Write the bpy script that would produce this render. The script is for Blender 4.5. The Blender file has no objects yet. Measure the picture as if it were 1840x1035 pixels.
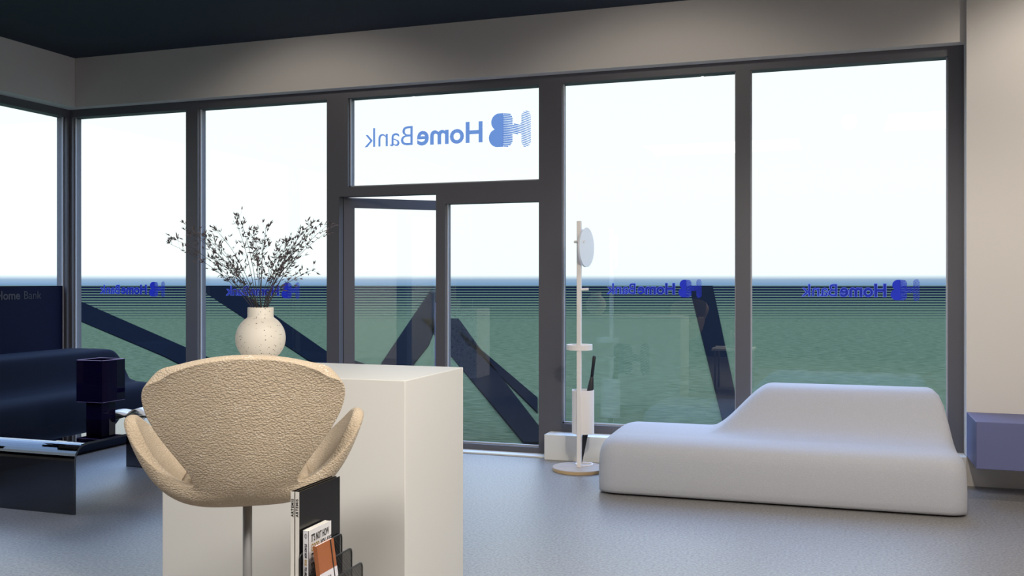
import bpy, bmesh, math, random
from mathutils import Vector, Matrix
S = bpy.context.scene
C = S.collection
R = math.radians
random.seed(7)

# ------------------------------------------------------------------ helpers
def link(o, parent=None):
    C.objects.link(o)
    if parent is not None: o.parent = parent
    return o

def obj(name, bm, mat, parent=None, smooth=False, loc=None):
    me = bpy.data.meshes.new(name)
    bmesh.ops.recalc_face_normals(bm, faces=bm.faces)
    bm.to_mesh(me); bm.free()
    for m in (mat if isinstance(mat, (list, tuple)) else [mat]): me.materials.append(m)
    if smooth:
        for p in me.polygons: p.use_smooth = True
    o = bpy.data.objects.new(name, me)
    if loc: o.location = loc
    return link(o, parent)

def tag(o, label=None, cat=None, group=None, kind=None):
    if label: o['label'] = label
    if cat: o['category'] = cat
    if group: o['group'] = group
    if kind: o['kind'] = kind
    return o

def thing(name, label, cat, loc=(0, 0, 0), rotz=0, group=None):
    o = bpy.data.objects.new(name, None); o.empty_display_size = .1
    o.location = loc; o.rotation_euler = (0, 0, rotz); link(o)
    return tag(o, label, cat, group)

def NB(): return bmesh.new()

def box(bm, x0, x1, y0, y1, z0, z1, bev=0, seg=2):
    vs = bmesh.ops.create_cube(bm, size=1)['verts']
    for v in vs:
        v.co = Vector((x0 + (v.co.x + .5) * (x1 - x0), y0 + (v.co.y + .5) * (y1 - y0), z0 + (v.co.z + .5) * (z1 - z0)))
    if bev:
        es = {e for v in vs for e in v.link_edges}
        bmesh.ops.bevel(bm, geom=list(es), offset=bev, segments=seg, affect='EDGES', profile=.5)
    return bm

def tube(bm, pts, rads, n=8, cap=True):
    pts = [Vector(p) for p in pts]
    if not isinstance(rads, (list, tuple)): rads = [rads] * len(pts)
    rings = []
    prev = None
    for i, p in enumerate(pts):
        t = (pts[min(i + 1, len(pts) - 1)] - pts[max(i - 1, 0)]).normalized()
        if prev is None:
            a = t.orthogonal().normalized()
        else:
            a = (prev - t * prev.dot(t)).normalized()
        prev = a; b = t.cross(a)
        rings.append([bm.verts.new(p + (a * math.cos(2 * math.pi * k / n) + b * math.sin(2 * math.pi * k / n)) * rads[i]) for k in range(n)])
    for r0, r1 in zip(rings, rings[1:]):
        for k in range(n): bm.faces.new((r0[k], r0[(k + 1) % n], r1[(k + 1) % n], r1[k]))
    if cap:
        bm.faces.new(rings[0][::-1]); bm.faces.new(rings[-1])
    return bm

def lathe(bm, prof, n=48, cx=0, cy=0):
    rings = []
    for r, z in prof:
        if r < 1e-5: rings.append([bm.verts.new((cx, cy, z))])
        else: rings.append([bm.verts.new((cx + r * math.cos(2 * math.pi * k / n), cy + r * math.sin(2 * math.pi * k / n), z)) for k in range(n)])
    for a, b in zip(rings, rings[1:]):
        for k in range(n):
            k2 = (k + 1) % n
            if len(a) == 1 and len(b) == 1: continue
            if len(a) == 1: bm.faces.new((a[0], b[k], b[k2]))
            elif len(b) == 1: bm.faces.new((a[k], a[k2], b[0]))
            else: bm.faces.new((a[k], a[k2], b[k2], b[k]))
    return bm

def flat(bm, poly, y0, y1):
    """extrude an xz outline from y0 to y1"""
    a = [bm.verts.new((x, y0, z)) for x, z in poly]; b = [bm.verts.new((x, y1, z)) for x, z in poly]
    bm.faces.new(a); bm.faces.new(b[::-1])
    n = len(a)
    for k in range(n): bm.faces.new((a[k], b[k], b[(k + 1) % n], a[(k + 1) % n]))
    return bm

def subsurf(o, lv=2):
    m = o.modifiers.new('sub', 'SUBSURF'); m.levels = lv; m.render_levels = lv

# ------------------------------------------------------------------ materials
def mat(name, col, rough=.6, metal=0, spec=.5, bump=None, bscale=100, bstr=.3, var=None, vscale=20, coat=0, sheen=0, coord='Object', stretch=None):
    m = bpy.data.materials.new(name); m.use_nodes = True
    nt = m.node_tree; b = nt.nodes['Principled BSDF']
    b.inputs['Base Color'].default_value = (*col, 1); b.inputs['Roughness'].default_value = rough
    b.inputs['Metallic'].default_value = metal; b.inputs['Specular IOR Level'].default_value = spec
    b.inputs['Coat Weight'].default_value = coat
    b.inputs['Sheen Weight'].default_value = sheen
    tc = nt.nodes.new('ShaderNodeTexCoord'); src = tc.outputs[coord]
    if stretch:
        mp = nt.nodes.new('ShaderNodeMapping'); mp.inputs['Scale'].default_value = stretch
        nt.links.new(src, mp.inputs['Vector']); src = mp.outputs[0]
    if bump:
        if bump == 'voronoi':
            t = nt.nodes.new('ShaderNodeTexVoronoi'); t.inputs['Scale'].default_value = bscale; out = t.outputs['Distance']
        else:
            t = nt.nodes.new('ShaderNodeTexNoise'); t.inputs['Scale'].default_value = bscale; t.inputs['Detail'].default_value = 3; out = t.outputs['Fac']
        nt.links.new(src, t.inputs['Vector'])
        bp = nt.nodes.new('ShaderNodeBump'); bp.inputs['Strength'].default_value = bstr; bp.inputs['Distance'].default_value = .004
        if bump == 'voronoi': bp.invert = True
        nt.links.new(out, bp.inputs['Height']); nt.links.new(bp.outputs[0], b.inputs['Normal'])
    if var:
        t = nt.nodes.new('ShaderNodeTexNoise'); t.inputs['Scale'].default_value = vscale; t.inputs['Detail'].default_value = 4
        nt.links.new(src, t.inputs['Vector'])
        r = nt.nodes.new('ShaderNodeValToRGB'); r.color_ramp.elements[0].position = .35; r.color_ramp.elements[1].position = .65
        r.color_ramp.elements[0].color = (*var, 1); r.color_ramp.elements[1].color = (*col, 1)
        nt.links.new(t.outputs['Fac'], r.inputs[0]); nt.links.new(r.outputs[0], b.inputs['Base Color'])
    return m

def clearmat(name, tint, base=.05, ior=1.5, rough=0.0, diff=None, diffw=0):
    """see-through sheet: tinted transparency with a fresnel reflection"""
    m = bpy.data.materials.new(name); m.use_nodes = True; nt = m.node_tree; nt.nodes.clear()
    out = nt.nodes.new('ShaderNodeOutputMaterial'); tr = nt.nodes.new('ShaderNodeBsdfTransparent'); tr.inputs[0].default_value = (*tint, 1)
    gl = nt.nodes.new('ShaderNodeBsdfGlossy'); gl.inputs['Roughness'].default_value = rough; gl.inputs[0].default_value = (1, 1, 1, 1)
    lw = nt.nodes.new('ShaderNodeLayerWeight'); lw.inputs['Blend'].default_value = .5      # facing = 1 - cos, same on both sides of the sheet
    pw = nt.nodes.new('ShaderNodeMath'); pw.operation = 'POWER'; pw.inputs[1].default_value = 5; nt.links.new(lw.outputs['Facing'], pw.inputs[0])
    ad = nt.nodes.new('ShaderNodeMath'); ad.operation = 'MULTIPLY_ADD'; ad.inputs[1].default_value = .9; ad.inputs[2].default_value = base; ad.use_clamp = True
    nt.links.new(pw.outputs[0], ad.inputs[0])
    mx = nt.nodes.new('ShaderNodeMixShader'); nt.links.new(ad.outputs[0], mx.inputs[0])
    s = tr.outputs[0]
    if diff:
        df = nt.nodes.new('ShaderNodeBsdfDiffuse'); df.inputs[0].default_value = (*diff, 1)
        m2 = nt.nodes.new('ShaderNodeMixShader'); m2.inputs[0].default_value = diffw
        nt.links.new(tr.outputs[0], m2.inputs[1]); nt.links.new(df.outputs[0], m2.inputs[2]); s = m2.outputs[0]
    nt.links.new(s, mx.inputs[1]); nt.links.new(gl.outputs[0], mx.inputs[2]); nt.links.new(mx.outputs[0], out.inputs[0])
    return m

def filmmat(name, tint, dcol, w):
    m = bpy.data.materials.new(name); m.use_nodes = True; nt = m.node_tree; nt.nodes.clear()
    out = nt.nodes.new('ShaderNodeOutputMaterial'); tr = nt.nodes.new('ShaderNodeBsdfTransparent'); tr.inputs[0].default_value = (*tint, 1)
    df = nt.nodes.new('ShaderNodeBsdfDiffuse'); df.inputs[0].default_value = (*dcol, 1)
    tl = nt.nodes.new('ShaderNodeBsdfTranslucent'); tl.inputs[0].default_value = (*dcol, 1)
    a = nt.nodes.new('ShaderNodeMixShader'); a.inputs[0].default_value = .6
    nt.links.new(df.outputs[0], a.inputs[1]); nt.links.new(tl.outputs[0], a.inputs[2])
    b = nt.nodes.new('ShaderNodeMixShader'); b.inputs[0].default_value = w
    nt.links.new(tr.outputs[0], b.inputs[1]); nt.links.new(a.outputs[0], b.inputs[2]); nt.links.new(b.outputs[0], out.inputs[0])
    return m

M = {}
M['wall'] = mat('wall_paint', (.64, .60, .56), .85, bump='noise', bscale=300, bstr=.03)
M['ceiling'] = mat('ceiling_navy_paint', (.010, .020, .036), .8)
M['frame'] = mat('window_frame_grey', (.094, .090, .102), .55, bump='noise', bscale=400, bstr=.02)
M['glass'] = clearmat('window_glass', (.97, .985, .98), .050, 1.5)
M['panel'] = mat('navy_spandrel_glass', (.002, .004, .024), .6, spec=.1)
M['white'] = mat('white_lacquer', (.72, .70, .66), .45)
M['plinth'] = mat('white_plinth_paint', (.74, .72, .68), .6)
M['lavender'] = mat('lavender_lacquer', (.11, .12, .25), .5)
M['stand'] = mat('white_stained_wood', (.86, .80, .76), .55, bump='noise', bscale=60, bstr=.05)
M['wood'] = mat('pale_wood_base', (.52, .42, .34), .5, var=(.40, .31, .25), vscale=12, stretch=(1, 14, 14))
M['woodedge'] = mat('oak_edge', (.55, .38, .2), .5)
M['black'] = mat('black_umbrella_cloth', (.010, .010, .012), .5)
M['blackmetal'] = mat('black_wire', (.012, .012, .013), .4)
M['steel'] = mat('satin_steel', (.30, .29, .28), .5, metal=.4)
M['smoke'] = clearmat('smoked_acrylic', (.16, .15, .17), .05, 1.5)
M['violet'] = clearmat('violet_acrylic', (.055, .028, .22), .03, 1.4, diff=(.010, .006, .05), diffw=.35)
M['violetsolid'] = mat('violet_acrylic_fin', (.05, .03, .30), .3)
M['bulb'] = mat('dim_violet_globe', (.02, .015, .10), .25)
M['paper'] = mat('glossy_paper', (.75, .75, .76), .22, spec=.7)
M['inkgrey'] = mat('magazine_print', (.05, .05, .055), .3)
M['navysofa'] = mat('navy_upholstery', (.006, .009, .020), .9, spec=.08, bump='noise', bscale=500, bstr=.15)
M['decal_big'] = filmmat('blue_window_lettering', (.40, .53, .80), (.15, .25, .6), .03)
M['decal'] = filmmat('royal_blue_window_lettering', (.12, .14, .50), (.09, .13, .62), .8)
M['decal_line'] = filmmat('pale_outline_of_lettering', (.4, .45, .85), (.35, .42, .85), .6)
M['decal_faint'] = mat('faint_grey_lettering', (.016, .016, .034), .5)
M['logo_blue'] = mat('counter_logo_blue', (.035, .07, .26), .5)
M['bookwhite'] = mat('cream_book_cloth', (.60, .57, .52), .6)
M['bookblack'] = mat('black_book_cover', (.006, .0055, .0055), .22)
M['pages'] = mat('book_pages', (.55, .52, .46), .8)
M['cover'] = mat('white_paperback_cover', (.60, .59, .60), .35)
M['ink'] = mat('black_ink', (.012, .011, .011), .5)
M['gold'] = mat('ochre_ink', (.33, .21, .06), .5)
M['rust'] = mat('rust_cloth', (.25, .075, .022), .6, bump='noise', bscale=900, bstr=.1)
M['labelgrey'] = mat('grey_label', (.50, .48, .52), .6)
M['whitewall'] = mat('pale_wall', (.55, .53, .50), .85)
M['navywall'] = mat('navy_rear_wall', (.02, .03, .06), .8)
M['shadowm'] = mat('painted_mullion_shadow', (.004, .005, .007), 1, spec=0, bump='noise', bscale=20, bstr=.3)  # near-black tone stands in for shade on the grass

def boucle(name, c1, c2, scale, strength, dist=.004, low=1.0):
    m = bpy.data.materials.new(name); m.use_nodes = True; nt = m.node_tree; b = nt.nodes['Principled BSDF']
    b.inputs['Roughness'].default_value = .9; b.inputs['Specular IOR Level'].default_value = .15; b.inputs['Sheen Weight'].default_value = .15
    tc = nt.nodes.new('ShaderNodeTexCoord'); mp = nt.nodes.new('ShaderNodeMapping'); mp.inputs['Scale'].default_value = (1, 1, 1.35)
    nz = nt.nodes.new('ShaderNodeTexNoise'); nz.inputs['Scale'].default_value = scale * .5
    mixv = nt.nodes.new('ShaderNodeMix'); mixv.data_type = 'RGBA'; mixv.blend_type = 'LINEAR_LIGHT'; mixv.inputs['Factor'].default_value = .002
    nt.links.new(tc.outputs['Object'], mp.inputs[0]); nt.links.new(mp.outputs[0], mixv.inputs['A']); nt.links.new(mp.outputs[0], nz.inputs['Vector']); nt.links.new(nz.outputs['Color'], mixv.inputs['B'])
    vo = nt.nodes.new('ShaderNodeTexVoronoi'); vo.inputs['Scale'].default_value = scale; nt.links.new(mixv.outputs['Result'], vo.inputs['Vector'])
    n2 = nt.nodes.new('ShaderNodeTexNoise'); n2.inputs['Scale'].default_value = scale * .16; n2.inputs['Detail'].default_value = 3
    nt.links.new(tc.outputs['Object'], n2.inputs['Vector'])
    r = nt.nodes.new('ShaderNodeValToRGB'); r.color_ramp.elements[0].position = .25; r.color_ramp.elements[1].position = .75
    r.color_ramp.elements[0].color = (*c1, 1); r.color_ramp.elements[1].color = (*c2, 1)
    ad = nt.nodes.new('ShaderNodeMath'); ad.operation = 'MULTIPLY_ADD'; ad.inputs[1].default_value = .75
    lo = nt.nodes.new('ShaderNodeMapRange'); lo.inputs['To Min'].default_value = .5 - .5 * low; lo.inputs['To Max'].default_value = .5 + .5 * low
    nt.links.new(n2.outputs['Fac'], lo.inputs[0]); nt.links.new(vo.outputs['Distance'], ad.inputs[0]); nt.links.new(lo.outputs[0], ad.inputs[2])
    nt.links.new(ad.outputs[0], r.inputs[0]); nt.links.new(r.outputs[0], b.inputs['Base Color'])
    bp = nt.nodes.new('ShaderNodeBump'); bp.invert = True; bp.inputs['Strength'].default_value = strength; bp.inputs['Distance'].default_value = dist
    nt.links.new(vo.outputs['Distance'], bp.inputs['Height']); nt.links.new(bp.outputs[0], b.inputs['Normal'])
    return m
M['boucle'] = boucle('cream_boucle', (.90, .84, .735), (.47, .375, .27), 135, .65, .004, .55)
M['sofa'] = boucle('white_speckled_upholstery', (.70, .70, .725), (.42, .42, .45), 150, .30, .002, .15)

def specks(name, base, spot, scale, thr):
    m = bpy.data.materials.new(name); m.use_nodes = True; nt = m.node_tree; b = nt.nodes['Principled BSDF']
    b.inputs['Roughness'].default_value = .55
    tc = nt.nodes.new('ShaderNodeTexCoord'); vo = nt.nodes.new('ShaderNodeTexVoronoi'); vo.inputs['Scale'].default_value = scale
    vo.inputs['Randomness'].default_value = 1
    sep = nt.nodes.new('ShaderNodeSeparateColor'); nt.links.new(vo.outputs['Color'], sep.inputs[0])
    mul = nt.nodes.new('ShaderNodeMath'); mul.operation = 'MULTIPLY'; mul.inputs[1].default_value = thr   # speck radius varies by cell
    pw = nt.nodes.new('ShaderNodeMath'); pw.operation = 'POWER'; pw.inputs[1].default_value = 5
    nt.links.new(sep.outputs[0], pw.inputs[0]); nt.links.new(pw.outputs[0], mul.inputs[0])
    lt = nt.nodes.new('ShaderNodeMath'); lt.operation = 'LESS_THAN'
    nt.links.new(tc.outputs['Object'], vo.inputs['Vector']); nt.links.new(vo.outputs['Distance'], lt.inputs[0]); nt.links.new(mul.outputs[0], lt.inputs[1])
    mx = nt.nodes.new('ShaderNodeMix'); mx.data_type = 'RGBA'; mx.inputs['A'].default_value = (*base, 1); mx.inputs['B'].default_value = (*spot, 1)
    nt.links.new(lt.outputs[0], mx.inputs['Factor']); nt.links.new(mx.outputs['Result'], b.inputs['Base Color'])
    return m
M['vase'] = specks('speckled_stoneware', (.72, .66, .57), (.07, .05, .035), 120, .36)
M['terrazzo'] = specks('speckled_pedestal', (.80, .80, .82), (.16, .16, .2), 90, .9)

# carpet floor
def floor_mat():
    m = bpy.data.materials.new('granular_grey_floor'); m.use_nodes = True; nt = m.node_tree; b = nt.nodes['Principled BSDF']
    b.inputs['Roughness'].default_value = .36; b.inputs['Specular IOR Level'].default_value = .8
    tc = nt.nodes.new('ShaderNodeTexCoord'); n = nt.nodes.new('ShaderNodeTexNoise'); n.inputs['Scale'].default_value = 70; n.inputs['Detail'].default_value = 5; n.inputs['Roughness'].default_value = .7
    nt.links.new(tc.outputs['Object'], n.inputs['Vector'])
    r = nt.nodes.new('ShaderNodeValToRGB'); e = r.color_ramp.elements
    e[0].position = .36; e[0].color = (.135, .125, .12, 1); e[1].position = .64; e[1].color = (.31, .295, .285, 1)
    nt.links.new(n.outputs['Fac'], r.inputs[0]); nt.links.new(r.outputs[0], b.inputs['Base Color'])
    bp = nt.nodes.new('ShaderNodeBump'); bp.inputs['Strength'].default_value = .35; bp.inputs['Distance'].default_value = .004
    nt.links.new(n.outputs['Fac'], bp.inputs['Height']); nt.links.new(bp.outputs[0], b.inputs['Normal'])
    return m
M['floor'] = floor_mat()

# lawn with dark shadow stripes painted across the distance
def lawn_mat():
    m = bpy.data.materials.new('lawn_with_shadow_stripes'); m.use_nodes = True; nt = m.node_tree; b = nt.nodes['Principled BSDF']
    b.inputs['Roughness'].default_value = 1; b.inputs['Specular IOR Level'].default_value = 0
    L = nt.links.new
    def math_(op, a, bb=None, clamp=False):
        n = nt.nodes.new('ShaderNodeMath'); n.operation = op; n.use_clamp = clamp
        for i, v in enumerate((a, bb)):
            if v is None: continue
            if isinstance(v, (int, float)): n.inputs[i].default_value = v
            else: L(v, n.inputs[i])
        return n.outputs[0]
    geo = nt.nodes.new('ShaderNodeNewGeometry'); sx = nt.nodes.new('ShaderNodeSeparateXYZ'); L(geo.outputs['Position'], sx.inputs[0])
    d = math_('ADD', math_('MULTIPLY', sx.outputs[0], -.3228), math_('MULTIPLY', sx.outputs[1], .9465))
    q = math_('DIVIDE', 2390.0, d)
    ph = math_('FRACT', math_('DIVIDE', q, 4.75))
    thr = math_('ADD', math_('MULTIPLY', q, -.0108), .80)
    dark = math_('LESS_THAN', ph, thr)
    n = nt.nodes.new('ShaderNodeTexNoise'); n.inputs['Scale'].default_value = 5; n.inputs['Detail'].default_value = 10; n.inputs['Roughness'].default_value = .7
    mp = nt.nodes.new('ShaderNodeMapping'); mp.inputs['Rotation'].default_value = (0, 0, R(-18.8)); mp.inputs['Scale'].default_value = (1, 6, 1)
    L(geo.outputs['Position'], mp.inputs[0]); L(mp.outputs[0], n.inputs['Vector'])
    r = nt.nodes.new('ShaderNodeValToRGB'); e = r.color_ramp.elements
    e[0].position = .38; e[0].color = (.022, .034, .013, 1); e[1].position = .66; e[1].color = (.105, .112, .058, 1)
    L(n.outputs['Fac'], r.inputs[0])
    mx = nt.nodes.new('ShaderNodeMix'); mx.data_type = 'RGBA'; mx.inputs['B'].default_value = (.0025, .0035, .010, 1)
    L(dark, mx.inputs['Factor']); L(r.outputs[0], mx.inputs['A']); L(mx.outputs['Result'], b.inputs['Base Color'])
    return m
M['lawn'] = lawn_mat()

# ------------------------------------------------------------------ outside
F = Vector((-.3228, .9465, 0)); Rt = Vector((.9465, .3228, 0))
bm = NB()
vs = [bm.verts.new(F * a + Rt * b + Vector((0, 0, -.012))) for a, b in ((-20, -500), (-20, 500), (296, 500), (296, -500))]
bm.faces.new(vs); bmesh.ops.recalc_face_normals(bm, faces=bm.faces)
tag(obj('lawn', bm, M['lawn']), 'teal green lawn with painted shadow stripes towards the horizon', 'lawn', kind='structure')
shadow_strips = [  # window mullion shadows, laid on the lawn as dark flat strips
    ('dark band of painted shadow crossing the lawn behind the corner window', [(-54, 57), (-12.9, 16.643), (-9.4, 13.2), (-6.0, 10.2), (-5.2, 8.9), (-7.9, 10.9), (-11.858, 14.659), (-25.8, 27.27)]),
    ('dark diagonal painted shadow on the lawn behind the vase', [(-179.6, 235.8), (-8.857, 14.761), (-5.2, 10.6), (-5.6, 12.2), (-9.463, 16.5), (-169, 239.4)]),
    ('dark painted shadow on the lawn seen through the open door', [(-52, 118), (-7.31, 14.567), (-5.9, 11.6), (-5.3, 11.6), (-6.742, 14.647), (-8.363, 18.915), (-49, 118)]),
    ('dark painted shadow on the lawn behind the fixed door pane', [(-14.5, 32.2), (-7.154, 17.133), (-2.555, 7.805), (-2.25, 7.85), (-2.729, 8.781), (-5.305, 14.587), (-13.2, 32.6)]),
    ('thin dark painted shadow on the lawn right of the wide one behind the fixed door pane', [(-10.649, 26.074), (-3.367, 10.818), (-2.997, 9.632), (-8.185, 20.588)]),
    ('dark painted shadow on the lawn behind the coat stand and sofa', [(-41.2, 283), (-1.07, 9.655), (-.85, 8.2), (-.7, 8.3), (-1.155, 11.804), (-34.5, 285)])]
for lab, poly in shadow_strips:
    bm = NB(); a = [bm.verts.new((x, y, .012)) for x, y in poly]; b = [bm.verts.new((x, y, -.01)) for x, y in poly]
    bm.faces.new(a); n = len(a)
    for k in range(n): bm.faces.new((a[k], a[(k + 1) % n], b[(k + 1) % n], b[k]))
    tag(obj('path', bm, M['shadowm']), lab, 'path', kind='structure')  # painted mullion shadow on the grass, no real path

# ------------------------------------------------------------------ room shell
def struct(name, bm, m, parent=None, label=None):
    o = obj(name, bm, m, parent)
    if parent is None: o['kind'] = 'structure'
    if label: o['label'] = label
    return o
XL, XR, YB, YF, ZC = -7.1, 3.3, -3.2, 7.42, 3.515
bm = box(NB(), XL, XR + .2, YB - .2, YF, -.2, 0)
struct('floor', bm, M['floor'])
bm = box(NB(), XL, XR + .2, YB - .2, YF, ZC, ZC + .2)
struct('ceiling', bm, M['ceiling'])
# window wall: bulkhead over the glazing, solid pier to the right
bm = box(NB(), -6.84, .845, 7.2, YF + .1, 3.05, ZC)
box(bm, .845, XR, 7.15, YF + .1, 0, ZC)
struct('wall_front', bm, M['wall'], label='beige bulkhead and pier around the glazing')
bm = box(NB(), XL - .1, -6.84, YB, YF + .1, 3.05, ZC)
box(bm, XL - .1, -6.95, YB, 1.0, 0, 3.05)
struct('wall_left', bm, M['wall'])
struct('wall_right', box(NB(), XR, XR + .2, YB, YF + .1, 0, ZC), M['whitewall'])
struct('wall_rear', box(NB(), XL, XR, YB - .2, YB, 0, ZC), M['navywall'])
struct('trim_1', box(NB(), -2.165, .845, 7.13, 7.31, 0, .198, .004), M['plinth'], label='white plinth below the right windows')
struct('trim_2', box(NB(), -4.12, -2.165, 7.185, 7.31, 0, .014, .003), M['plinth'], label='white threshold strip at the door')
struct('trim_3', box(NB(), -7.0, -4.12, 7.13, 7.31, 0, .198, .004), M['plinth'], label='white plinth below the left windows')
struct('trim_4', box(NB(), -7.0, -6.83, 1.0, 7.13, 0, .198, .004), M['plinth'], label='white plinth below the side windows')

ZT, ZG, ZS = 3.05, 2.978, .262
def ring(bm, ox0, ox1, oz0, oz1, ix0, ix1, iz0, iz1, y0=7.30, y1=7.42, swap=False):
    def bx(a, b, c, d):
        if swap: box(bm, -y1 + .30, -y0 + .30, a, b, c, d)      # side windows: plane x = -(y - .30)
        else: box(bm, a, b, y0, y1, c, d)
    bx(ox0, ix0, oz0, oz1); bx(ix1, ox1, oz0, oz1)
    if oz1 > iz1: bx(ix0, ix1, iz1, oz1)
    if iz0 > oz0: bx(ix0, ix1, oz0, iz0)
def window(n, o, i, label):
    bm = NB(); ring(bm, *o, *i)
    w = struct('window_%d' % n, bm, M['frame'], label=label)
    g = .01
    p = obj('pane', box(NB(), i[0] - g, i[1] + g, 7.352, 7.360, i[2] - g, i[3] + g), M['glass'], w)
    bd = NB(); t = .012   # pale glazing bead around the pane
    box(bd, i[0], i[0] + t * .8, 7.335, 7.352, i[2], i[3]); box(bd, i[1] - t * .8, i[1], 7.335, 7.352, i[2], i[3])
    box(bd, i[0], i[1], 7.335, 7.352, i[2], i[2] + t)
    obj('glazing_bead', bd, M['bead'], w)
    return w
M['bead'] = mat('pale_glazing_bead', (.42, .42, .45), .5)
window(2, (-7.0, -5.594, .19, ZT), (-6.972, -5.658, ZS, ZG), 'narrow window beside the corner')
window(3, (-5.594, -4.105, .19, ZT), (-5.530, -4.192, ZS, ZG), 'window behind the vase')
window(4, (-4.105, -2.165, 2.130, ZT), (-3.986, -2.262, 2.212, ZG), 'transom window over the door')
window(5, (-3.160, -2.165, .012, 2.130), (-3.077, -2.262, .060, 2.043), 'fixed pane beside the open door')
window(6, (-2.165, -.660, .19, ZT), (-2.070, -.713, ZS, ZG), 'window behind the coat stand')
window(7, (-.660, .845, .19, ZT), (-.607, .746, ZS, ZG), 'window behind the white sofa')
# corner post and side windows
def side_window(n, y0, y1, i0, i1, label):
    bm = NB(); ring(bm, y0, y1, .19, ZT, i0, i1, ZS, ZG, swap=True)
    w = struct('window_%d' % n, bm, M['frame'], label=label)
    obj('pane', box(NB(), -7.060, -7.052, i0 - .01, i1 + .01, ZS - .01, ZG + .01), M['glass'], w)
    p = obj('spandrel_panel', box(NB(), -7.050, -7.042, i0 + .001, i1 - .001, ZS, 1.354), M['panel'], w); p['label'] = 'opaque navy lower panel'
    bd = NB(); box(bd, -7.052, -7.035, i1 - .01, i1, ZS, ZG); box(bd, -7.052, -7.035, i0, i0 + .01, ZS, ZG)
    obj('glazing_bead', bd, M['bead'], w)
bm = box(NB(), -7.12, -7.0, 7.30, 7.42, 0, ZT)
struct('trim_5', bm, M['frame'], label='grey corner post of the glazing')
side_window(1, 5.30, 7.30, 5.36, 7.262, 'side window with navy lower panel')
side_window(8, 3.30, 5.30, 3.36, 5.24, 'second side window')
side_window(9, 1.00, 3.30, 1.06, 3.24, 'third side window')

# open door: jamb is the structure, the leaf swings outwards
bm = box(NB(), -4.105, -4.072, 7.30, 7.42, .0, 2.130)
door = struct('door_1', bm, M['frame'], label='glazed entrance door standing open')
LW = .955; th = R(40)
hx, hy = -4.066, 7.375
def leafM():
    return Matrix.Translation((hx, hy, 0)) @ Matrix.Rotation(th, 4, 'Z')
def leaf_part(name, bm, m, parent):
    bm.transform(leafM()); return obj(name, bm, m, parent)
bm = NB(); s = .095; z0, z1 = .02, 2.128
box(bm, 0, s, 0, .05, z0, z1); box(bm, LW - s, LW, 0, .05, z0, z1); box(bm, s, LW - s, 0, .05, z1 - .085, z1); box(bm, s, LW - s, 0, .05, z0, z0 + .085)
leaf = leaf_part('door_leaf', bm, M['frame'], door)
leaf_part('pane', box(NB(), s - .01, LW - s + .01, .02, .028, z0 + .08, z1 - .08), M['glass'], leaf)
bm = NB(); tube(bm, [(LW - .085, .11, .62), (LW - .085, .11, 1.20)], .013, 12)
for z in (.70, 1.12): tube(bm, [(LW - .085, .04, z), (LW - .085, .11, z)], .008, 8)
leaf_part('pull_handle', bm, M['lavender'], leaf)
bm = NB()
for z in (.70, 1.08): box(bm, LW - .07, LW - .04, -.006, .004, z - .02, z + .02)
leaf_part('lock_plate', bm, M['steel'], leaf)

# ------------------------------------------------------------------ lettering
def text_bm(txt, size, bold=0, ext=.0008, space=1.0):
    cu = bpy.data.curves.new('t', 'FONT'); cu.body = txt; cu.size = size; cu.extrude = ext; cu.offset = bold; cu.space_character = space
    cu.resolution_u = 4
    o = bpy.data.objects.new('t', cu); C.objects.link(o)
    bpy.context.view_layer.update()
    me = o.to_mesh(); bm = NB(); bm.from_mesh(me); o.to_mesh_clear()
    bpy.data.objects.remove(o); bpy.data.curves.remove(cu)
    xs = [v.co.x for v in bm.verts]
    return bm, min(xs), max(xs)

def in_B(x, z):   # left-lobed mirror not needed: B spans x 0..1 (bowls to the right), z 0..1
    if x < 0 or x > 1 or z < 0 or z > 1: return False
    for cz, r, cx in ((.735, .265, .52), (.27, .27, .60)):
        if abs(z - cz) <= r and (x <= cx or (x - cx) ** 2 + (z - cz) ** 2 <= r * r): return True
    return False
def in_H(x, z):
    def pill(x0, x1, z0, z1):
        w = (x1 - x0) / 2; c = (x0 + x1) / 2
        if not (x0 <= x <= x1 and z0 <= z <= z1): return False
        if z > z1 - w: return (x - c) ** 2 + (z - z1 + w) ** 2 <= w * w
        if z < z0 + w: return (x - c) ** 2 + (z - z0 - w) ** 2 <= w * w
        return True
    return pill(0, .30, -.03, 1.03) or pill(.56, .96, 0, 1) and x < .87 or (.2 <= x <= .6 and .36 <= z <= .66)

def logo_bm(h, W=1.20, ext=.0008, rows=19):
    """striped H running into a solid B; local x 0..W*h, z 0..h, reading left to right seen from -y... """
    bm = NB()
    def P(x, z): return (x * h, 0, z * h)
    # solid B, straight side at x=.70
    pts = []
    bx0 = .86
    pts.append((bx0, 0)); 
    for k in range(0, 17):
        a = -math.pi / 2 + k * math.pi * .78 / 16; pts.append((bx0 + .18 + .275 * math.cos(a), .275 + .275 * math.sin(a)))
    for k in range(0, 17):
        a = -math.pi * .30 + k * math.pi * .80 / 16; pts.append((bx0 + .12 + .26 * math.cos(a), .74 + .26 * math.sin(a)))
    pts.append((bx0, 1))
    flat(bm, [(x * h, z * h) for x, z in pts], -ext, ext)
    # wavy stripes clipped to the H
    n = 60
    for r_ in range(-6, rows + 6):
        run = []
        for k in range(n + 1):
            x = .88 * k / n
            t = x / .88
            z = (r_ + .5) / rows - .22 * (1 - t) ** 1.6
            zz = z
            ok = in_H(x, zz)
            if ok: run.append((x, zz, .011 + .011 * t))
            if (not ok or k == n) and run:
                if len(run) > 1:
                    up = [(a, b + w) for a, b, w in run]; dn = [(a, b - w) for a, b, w in run][::-1]
                    flat(bm, [(a * h, b * h) for a, b in up + dn], -ext, ext)
                run = []
    return bm

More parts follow.
